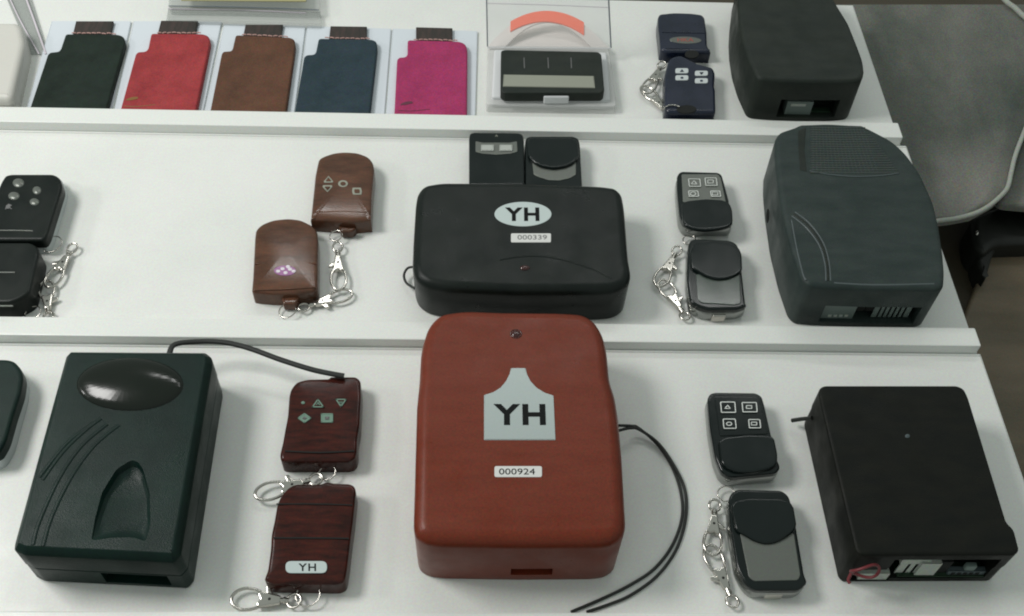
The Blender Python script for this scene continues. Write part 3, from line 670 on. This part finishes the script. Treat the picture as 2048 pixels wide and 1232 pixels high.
# ------------------------------------------------------------------ row 2: large grey box
t = thing("control_box", "large slate-grey control box with a ribbed grille and pin header, middle tier", "control box", (1710, 470))
out = [(1551, 275), (1560, 262), (1591, 252), (1600, 247), (1658, 245), (1724, 249), (1740, 256), (1786, 280), (1813, 305), (1841, 343), (1868, 402), (1880, 454), (1888, 508), (1891, 545), (1889, 572), (1875, 578), (1750, 577), (1660, 574), (1618, 570), (1604, 556), (1584, 500), (1566, 430), (1555, 360), (1550, 310)]
yf = P(1750, 649, 0).y
bd = slab("box_body", out, 0, 3.9, 'grey_abs', t, b=0.32, r=0.5, seg=6, bb=0.12, base=0.04)
carve_front(bd, 1650, 606, 1824, 641, yf, 1.0)
frontbox("circuit_board", 1655, 629, 1822, 637, yf + 0.5, 0.3, 'pcb', t)
frontbox("socket", 1650, 611, 1704, 637, yf + 0.1, 0.7, 'connector', t)
for q in range(4): frontbox("contact", 1657 + q * 11, 630, 1662 + q * 11, 634, yf + 0.07, 0.06, 'connector_white', t, b=0.005)
for q in range(7):
    frontbox("pin", 1752 + q * 10, 612, 1755 + q * 10, 634, yf + 0.15, 0.06, 'connector', t, b=0.005)
frontbox("pin_strip", 1744, 610, 1820, 614, yf + 0.2, 0.2, 'connector', t)
for q in (1716, 1738): frontbox("capacitor", q, 604, q + 12, 622, yf + 0.2, 0.3, 'hole', t, b=0.05)
gr = slab("grille", [(1616, 253), (1660, 250), (1724, 252), (1760, 290), (1797, 345), (1763, 351), (1710, 353), (1660, 349), (1619, 342), (1613, 300)], 3.88, 3.93, 'grey_abs', t, b=0.02, r=0.1)
vs, fs = [], []
for q in range(20):
    y = 256 + q * 4.7
    xr = 1727 + (y - 252) * 0.75; 
    tubemesh([P(1621, y, 3.915), P((1621 + xr) / 2, y + 0.8, 3.915), P(xr, y, 3.915)], 0.06, sides=6, verts=vs, faces=fs)
for q in range(17):
    x = 1626 + q * 6.2
    tubemesh([P(x, 254, 3.91), P(x + q * 0.9, 300, 3.91), P(x + q * 1.9, 345, 3.91)], 0.035, sides=6, verts=vs, faces=fs)
link("grille_rib", vs, fs, 'grille', gr)
tube("grille_rim", [P(x, y, 3.92) for x, y in [(1619, 342), (1660, 349), (1710, 353), (1763, 351), (1797, 346)]], 0.05, 'grey_groove', t, per=4, flat=0.6)
slab("grille_hollow", [(1596, 262), (1612, 254), (1609, 300), (1614, 343), (1600, 340), (1597, 300)], 3.88, 3.915, 'charcoal', t, b=0.01, r=0.1)
tube("front_ridge", [P(x, y, 3.87) for x, y in [(1668, 566), (1750, 570), (1868, 568)]], 0.07, 'grey_groove', t, per=4, flat=0.6)
tube("curved_rib", [P(x, y, 3.90) for x, y in [(1584, 432), (1613, 456), (1638, 490), (1650, 528), (1652, 562)]], 0.05, 'grey_groove', t, per=6, flat=0.8)
tube("curved_rib", [P(x, y, 3.88) for x, y in [(1590, 424), (1620, 448), (1646, 485), (1658, 525), (1661, 562)]], 0.05, 'grey_groove', t, per=6, flat=0.8)
tube("curved_rib", [P(x, y, 3.88) for x, y in [(1587, 428), (1616, 452), (1642, 488), (1654, 526), (1656, 562)]], 0.09, 'charcoal', t, per=6, flat=0.5)
tube("curved_rib", [P(x, y, 3.88) for x, y in [(1583, 440), (1594, 500), (1606, 548), (1612, 560)]], 0.05, 'grey_groove', t, per=6, flat=0.8)
yq = P(1540, 430, 1.7)
slab("side_slot", ell(1536, 430, 3, 13, 16), 1.6, 1.75, 'hole', t, b=0.01, r=0.01)
# ------------------------------------------------------------------ row 3: left edge fob
t = thing("key_fob", "black key fob with a pale curved edge at the left end of the bottom tier", "key fob", (0, 810))
slab("fob_base", [(-60, 726), (12, 724), (30, 729), (46, 745), (51, 760), (48, 790), (34, 840), (20, 892), (2, 922), (-60, 930)], 0, 0.8, 'white_paint', t, b=0.1, r=0.3)
slab("fob_body", [(-60, 718), (12, 717), (28, 721), (42, 737), (46, 752), (42, 782), (26, 830), (12, 880), (-4, 908), (-60, 912)], 0.75, 1.5, 'black_abs', t, b=0.2, r=0.3)
clasp("chrome clasp partly in view under the bottom-tier fob at the left edge", (-40, 1040), (-6, 950), None, lever=-1, z=0.3) if False else None
# ------------------------------------------------------------------ row 3: black receiver with dome
t = thing("receiver_box", "tall black receiver box with a glossy oval dome and an arrow-shaped recess", "receiver box", (230, 930))
out = [(128, 706), (138, 696), (409, 698), (421, 708), (423, 722), (359, 1104), (345, 1119), (44, 1104), (23, 1094), (24, 1082)]
yf = P(200, 1171, 0).y
bd = slab2("box_body", outline(out, 3.6, 0.12), [(0.10, 0.0), (0.03, 0.1), (0.03, 1.55), (0.09, 1.60), (0.09, 1.68), (0.0, 1.73), (0.0, 3.18), (0.03, 3.25), (0.30, 3.57), (0.36, 3.6), (0.42, 3.6005)], 'black_abs', t, angle=25)
dome("dome", 260, 769, 107, 53, 3.6, 0.42, 'dome_gloss', t)
# arrow recess carved as a wedge: raised rim plus sunken dark floor
rec = [(176, 1088), (186, 1040), (203, 985), (232, 938), (262, 919), (276, 922), (287, 938), (300, 985), (304, 1050), (296, 1090), (268, 1081), (225, 1081)]
pl = outline(rec, 3.6, 0.2)
off = Vector(t.location)
cv = slab2("cutter_shape", pl, [((0.0, 0.66), 3.18), ((0.0, 0.78), 3.2), ((0.0, 0.90), 3.32), ((0.0, 1.0), 3.64), ((0.0, 1.0), 4.2)], 'black_abs', t, tilt=lambda p: max(0.0, (P(270, 985, 3.6).y - p.y)) * 0.09)
def boolean(o, c):
    md = o.modifiers.new("b", 'BOOLEAN'); md.operation = 'DIFFERENCE'; md.solver = 'EXACT'; md.object = c
    bpy.context.view_layer.update()
    new = bpy.data.meshes.new_from_object(o.evaluated_get(bpy.context.evaluated_depsgraph_get()))
    o.modifiers.clear(); o.data = new; bpy.data.objects.remove(c)
boolean(bd, cv)
bd.data.set_sharp_from_angle(angle=math.radians(28))
for arc in ([(202, 837), (168, 863), (125, 905), (85, 960)], [(215, 848), (165, 890), (122, 950), (80, 1040), (66, 1090)], [(238, 850), (190, 890), (145, 950), (105, 1030), (86, 1092)], [(188, 845), (140, 880), (105, 920), (78, 955)]):
    tube("curved_groove", [P(x, y, 3.60) for x, y in arc], 0.11, 'black_abs', t, per=6, flat=0.38)
carve_front(bd, 200, 1147, 345, 1166, yf, 0.8)
ybk = P(300, 697, 3.6).y
tube("antenna_cable", [Vector((P(318, 697, 3.6).x, ybk - 0.2, 2.3)), Vector((P(325, 697, 3.6).x, ybk + 0.4, 2.4)), P(350, 689, 2.3), P(400, 683, 2.0), P(450, 685, 1.9), P(500, 697, 1.8), P(560, 719, 1.7), P(620, 738, 1.6), P(660, 747, 1.55), P(688, 752, 1.5)], 0.17, 'rubber', t, per=8, flat=0.7)
# ------------------------------------------------------------------ row 3: wood-look fobs
GW = "dark red wood-look key fobs"
t = thing("key_fob", "upper dark red key fob with green triangle and diamond icons", "key fob", (645, 850), GW)
slab2("fob_body", outline([(578, 790), (581, 778), (592, 763), (614, 757), (657, 756), (661, 752), (712, 752), (721, 760), (722, 791), (719, 850), (714, 876), (714, 900), (712, 925, .7), (702, 943, .1), (578, 943, .1), (566, 937, .3), (561, 915, .9), (565, 884), (570, 856), (575, 831)], 1.25, 0.25), bev(0, 1.25, 0.18, 4, crown=[(0.98, 0.005), (0.85, 0.02), (0.65, 0.033), (0.4, 0.04)]), 'wood_gloss', t, angle=50)
tube("seam_groove", [P(570, 902, 1.3), P(640, 905, 1.32), P(708, 902, 1.3)], 0.05, 'hole', t, per=4, flat=0.5)
for kind, x, y in (('u', 636, 807), ('d', 682, 806), ('m', 609, 836), ('s', 654, 836)):
    sh = {'u': [(x, y - 10), (x + 13, y + 8), (x - 13, y + 8)], 'd': [(x - 12, y - 8), (x + 12, y - 8), (x, y + 9)],
          'm': [(x, y - 10), (x + 14, y), (x, y + 10), (x - 14, y)], 's': rect(x - 12, y - 9, x + 12, y + 9)}[kind]
    bt = slab("button", sh, 1.2, 1.33, 'wood_gloss' if kind in 'ud' else 'green_icon', t, b=0.02, r=0.03)
    ring_outline("button_rim", sh, 1.325, 0.07, 'green_icon', bt, r=0.03, h=0.02)
    decal("button_mark", [(x + (a - x) * 0.35, y + (b - y) * 0.35) for a, b in sh], 1.33, 'ink_grey' if kind in 'ms' else 'green_icon', bt, r=0.01)
decal("led_mark", ell(606, 805, 4, 3, 8), 1.31, 'green_icon', t, r=0.01)
t = thing("key_fob", "lower dark red key fob with a pale YH label", "key fob", (620, 1080), GW)
slab2("fob_body", outline([(554, 1007), (562, 990), (577, 973), (591, 967), (641, 967), (653, 962), (667, 965), (699, 966), (709, 971), (712, 982), (706, 1042), (701, 1078), (696, 1122), (692, 1150), (691, 1172, .6), (680, 1186, .1), (550, 1184, .1), (534, 1174, .3), (530, 1152), (535, 1140), (541, 1096), (542, 1069), (548, 1042)], 1.25, 0.25), bev(0, 1.25, 0.18, 4, crown=[(0.98, 0.005), (0.85, 0.02), (0.65, 0.033), (0.4, 0.04)]), 'wood_gloss', t, angle=50)
tube("seam_groove", [P(553, 1008, 1.3), P(630, 1008, 1.32), P(705, 1010, 1.3)], 0.04, 'hole', t, per=4, flat=0.5)
tube("seam_groove", [P(547, 1076, 1.3), P(630, 1076, 1.32), P(698, 1077, 1.3)], 0.05, 'hole', t, per=4, flat=0.5)
s = decal("name_label", [(571, 1122), (654, 1122), (654, 1146), (571, 1146)], 1.31, 'sticker', t, r=0.32)
text("label_text", "YH", 597, 1127, 632, 1142, 1.34, 'ink', s, bold=0.015)
clasp("chrome clasp lying between the two dark red key fobs", (645, 955), (510, 990), (655, 945), rr=14, lever=-1, z=0.42, w=1.1)
clasp("chrome clasp below the YH-labelled dark red key fob", (602, 1202), (463, 1197), (616, 1190), rr=19, lever=-1, z=0.35, w=1.2)
# ------------------------------------------------------------------ row 3: red receiver box
t = thing("receiver_box", "large brick-red receiver box with a house-shaped silver YH sticker and number 000924", "receiver box", (1040, 880))
out = [(841, 703), (844, 682), (856, 645), (878, 622), (928, 614), (1005, 617), (1120, 618), (1165, 621), (1190, 634), (1208, 662), (1216, 697), (1221, 754), (1232, 785), (1239, 831), (1246, 908), (1254, 1045), (1248, 1068), (1228, 1082), (1200, 1086), (1040, 1087), (880, 1084), (850, 1079), (832, 1068), (826, 1048), (833, 805), (838, 754)]
zt = 4.5
yf = P(1040, 1158, 0).y
bd = slab("box_body", out, 0, zt, 'red_abs', t, b=0.68, r=0.9, seg=7, base=0.05, bb=0.1)
carve_front(bd, 1022, 1134, 1104, 1147, yf, 0.8)
frontbox("terminal", 1030, 1136, 1062, 1147, yf + 0.5, 0.3, 'hole', t)
frontbox("terminal", 1070, 1136, 1098, 1147, yf + 0.4, 0.3, 'connector_blue', t)
s = decal("house_sticker", [(1022, 736), (1051, 736), (1054, 748), (1061, 762), (1073, 775), (1089, 785), (1107, 791), (1111, 880), (968, 880), (968, 790), (987, 784), (1001, 775), (1012, 762), (1019, 748)], zt, 'sticker_metal', t, r=0.03)
text("sticker_text", "YH", 987, 808, 1092, 850, zt + 0.03, 'ink', s, bold=0.035)
s = decal("number_label", rect(989, 932, 1084, 954), zt, 'label_white', t, r=0.12)
text("label_text", "000924", 998, 937, 1070, 949, zt + 0.03, 'ink', s, bold=0.0)
dome("led", 1032, 668, 9, 7, zt, 0.10, 'led', t)
v = [P(1032 + 11 * math.cos(a), 668 + 8.5 * math.sin(a), zt) for a in [2 * math.pi * k / 16 for k in range(16)]]
tube("led_bezel", v, 0.03, 'led', t, closed=True, per=2)
w1 = [(1238, 851, 1.2), (1262, 852, .8), (1277, 856, .4), (1313, 887, .1), (1344, 933, 0), (1362, 985, 0), (1364, 1036, 0), (1344, 1092, 0), (1308, 1138, 0), (1262, 1169, 0), (1210, 1195, 0), (1142, 1224, 0)]
w2 = [(1238, 861, 1.0), (1262, 856, .8), (1280, 860, .5), (1318, 888, .3), (1352, 938, .15), (1371, 985, 0), (1371, 1040, 0), (1352, 1100, 0), (1314, 1152, 0), (1262, 1190, 0), (1215, 1210, 0), (1173, 1224, 0)]
tube("antenna_wire", pline(w1, 0, 0.085), 0.085, 'rubber', t, per=8)
tube("antenna_wire", pline(w2, 0, 0.085), 0.085, 'rubber', t, per=8)
# ------------------------------------------------------------------ row 3: black box right
t = thing("receiver_box", "plain matt black receiver box with white pins and a red wire loop", "receiver box", (1830, 950))
out = [(1637, 785), (1641, 774), (1650, 770), (1915, 770), (1929, 777), (1937, 793), (2014, 1044), (2029, 1058), (2036, 1085), (2040, 1100), (2030, 1109), (1722, 1110), (1712, 1100)]
pl = outline(out, 3.4, 0.25)
yf = P(1850, 1165, 0).y
bs = slab2("box_base", pl, [(0.12, 0.0), (0.04, 0.08), (0.04, 1.75)], 'black_matt', t)
lidb = slab2("box_lid", pl, [(0.08, 1.75), (0.0, 1.80)] + bev(1.85, 3.4, 0.16, 4)[1:], 'black_matt', t)
carve_front(bs, 1790, 1119, 1968, 1158, yf, 1.0); carve_front(lidb, 1790, 1119, 1968, 1158, yf, 1.0)
carve_front(bs, 1712, 1140, 1776, 1161, yf, 0.8)
frontbox("socket", 1722, 1148, 1772, 1160, yf + 0.05, 0.4, 'connector_white', t, b=0.03)
frontbox("pin_header", 1806, 1120, 1858, 1128, yf + 0.3, 0.4, 'connector_white', t)
for q in range(4): frontbox("pin", 1802 + q * 15, 1128, 1806 + q * 15, 1150, yf + 0.3, 0.08, 'connector_white', t, b=0.01)
frontbox("relay", 1846, 1128, 1862, 1156, yf + 0.15, 0.3, 'connector_white', t)
frontbox("terminal", 1868, 1124, 1888, 1148, yf + 0.3, 0.4, 'hole', t)
frontbox("terminal", 1898, 1143, 1964, 1157, yf + 0.2, 0.3, 'connector_blue', t)
frontbox("circuit_board", 1794, 1152, 1966, 1156, yf + 0.1, 0.8, 'pcb', t, b=0.01)
frontbox("capacitor", 1934, 1134, 1946, 1146, yf + 0.25, 0.3, 'connector', t, b=0.08)
for q in range(5): frontbox("contact", 1904 + q * 12, 1146, 1908 + q * 12, 1150, yf + 0.17, 0.06, 'hole', t, b=0.01)
lp = PY(1730, 1143, yf - 0.35)
v = [lp + Vector((0.70 * math.cos(a), 0.12 * math.sin(2 * a), 0.62 * math.sin(a) + 0.05)) for a in [2 * math.pi * k / 16 for k in range(16)]]
tube("red_wire", v, 0.08, 'red_wire', t, closed=True, per=3)
tube("red_wire", [lp + Vector((-0.55, 0.1, -0.4)), lp + Vector((-0.68, -0.15, -0.7)), lp + Vector((-0.6, -0.3, -0.78))], 0.08, 'red_wire', t)
dome("led", 1815, 872, 5, 4, 3.4, 0.05, 'connector_blue', t)
tube("wire_stub", [P(1624, 836, 1.6), P(1604, 838, 1.0), P(1584, 841, 0.5)], 0.12, 'rubber', t, per=4)
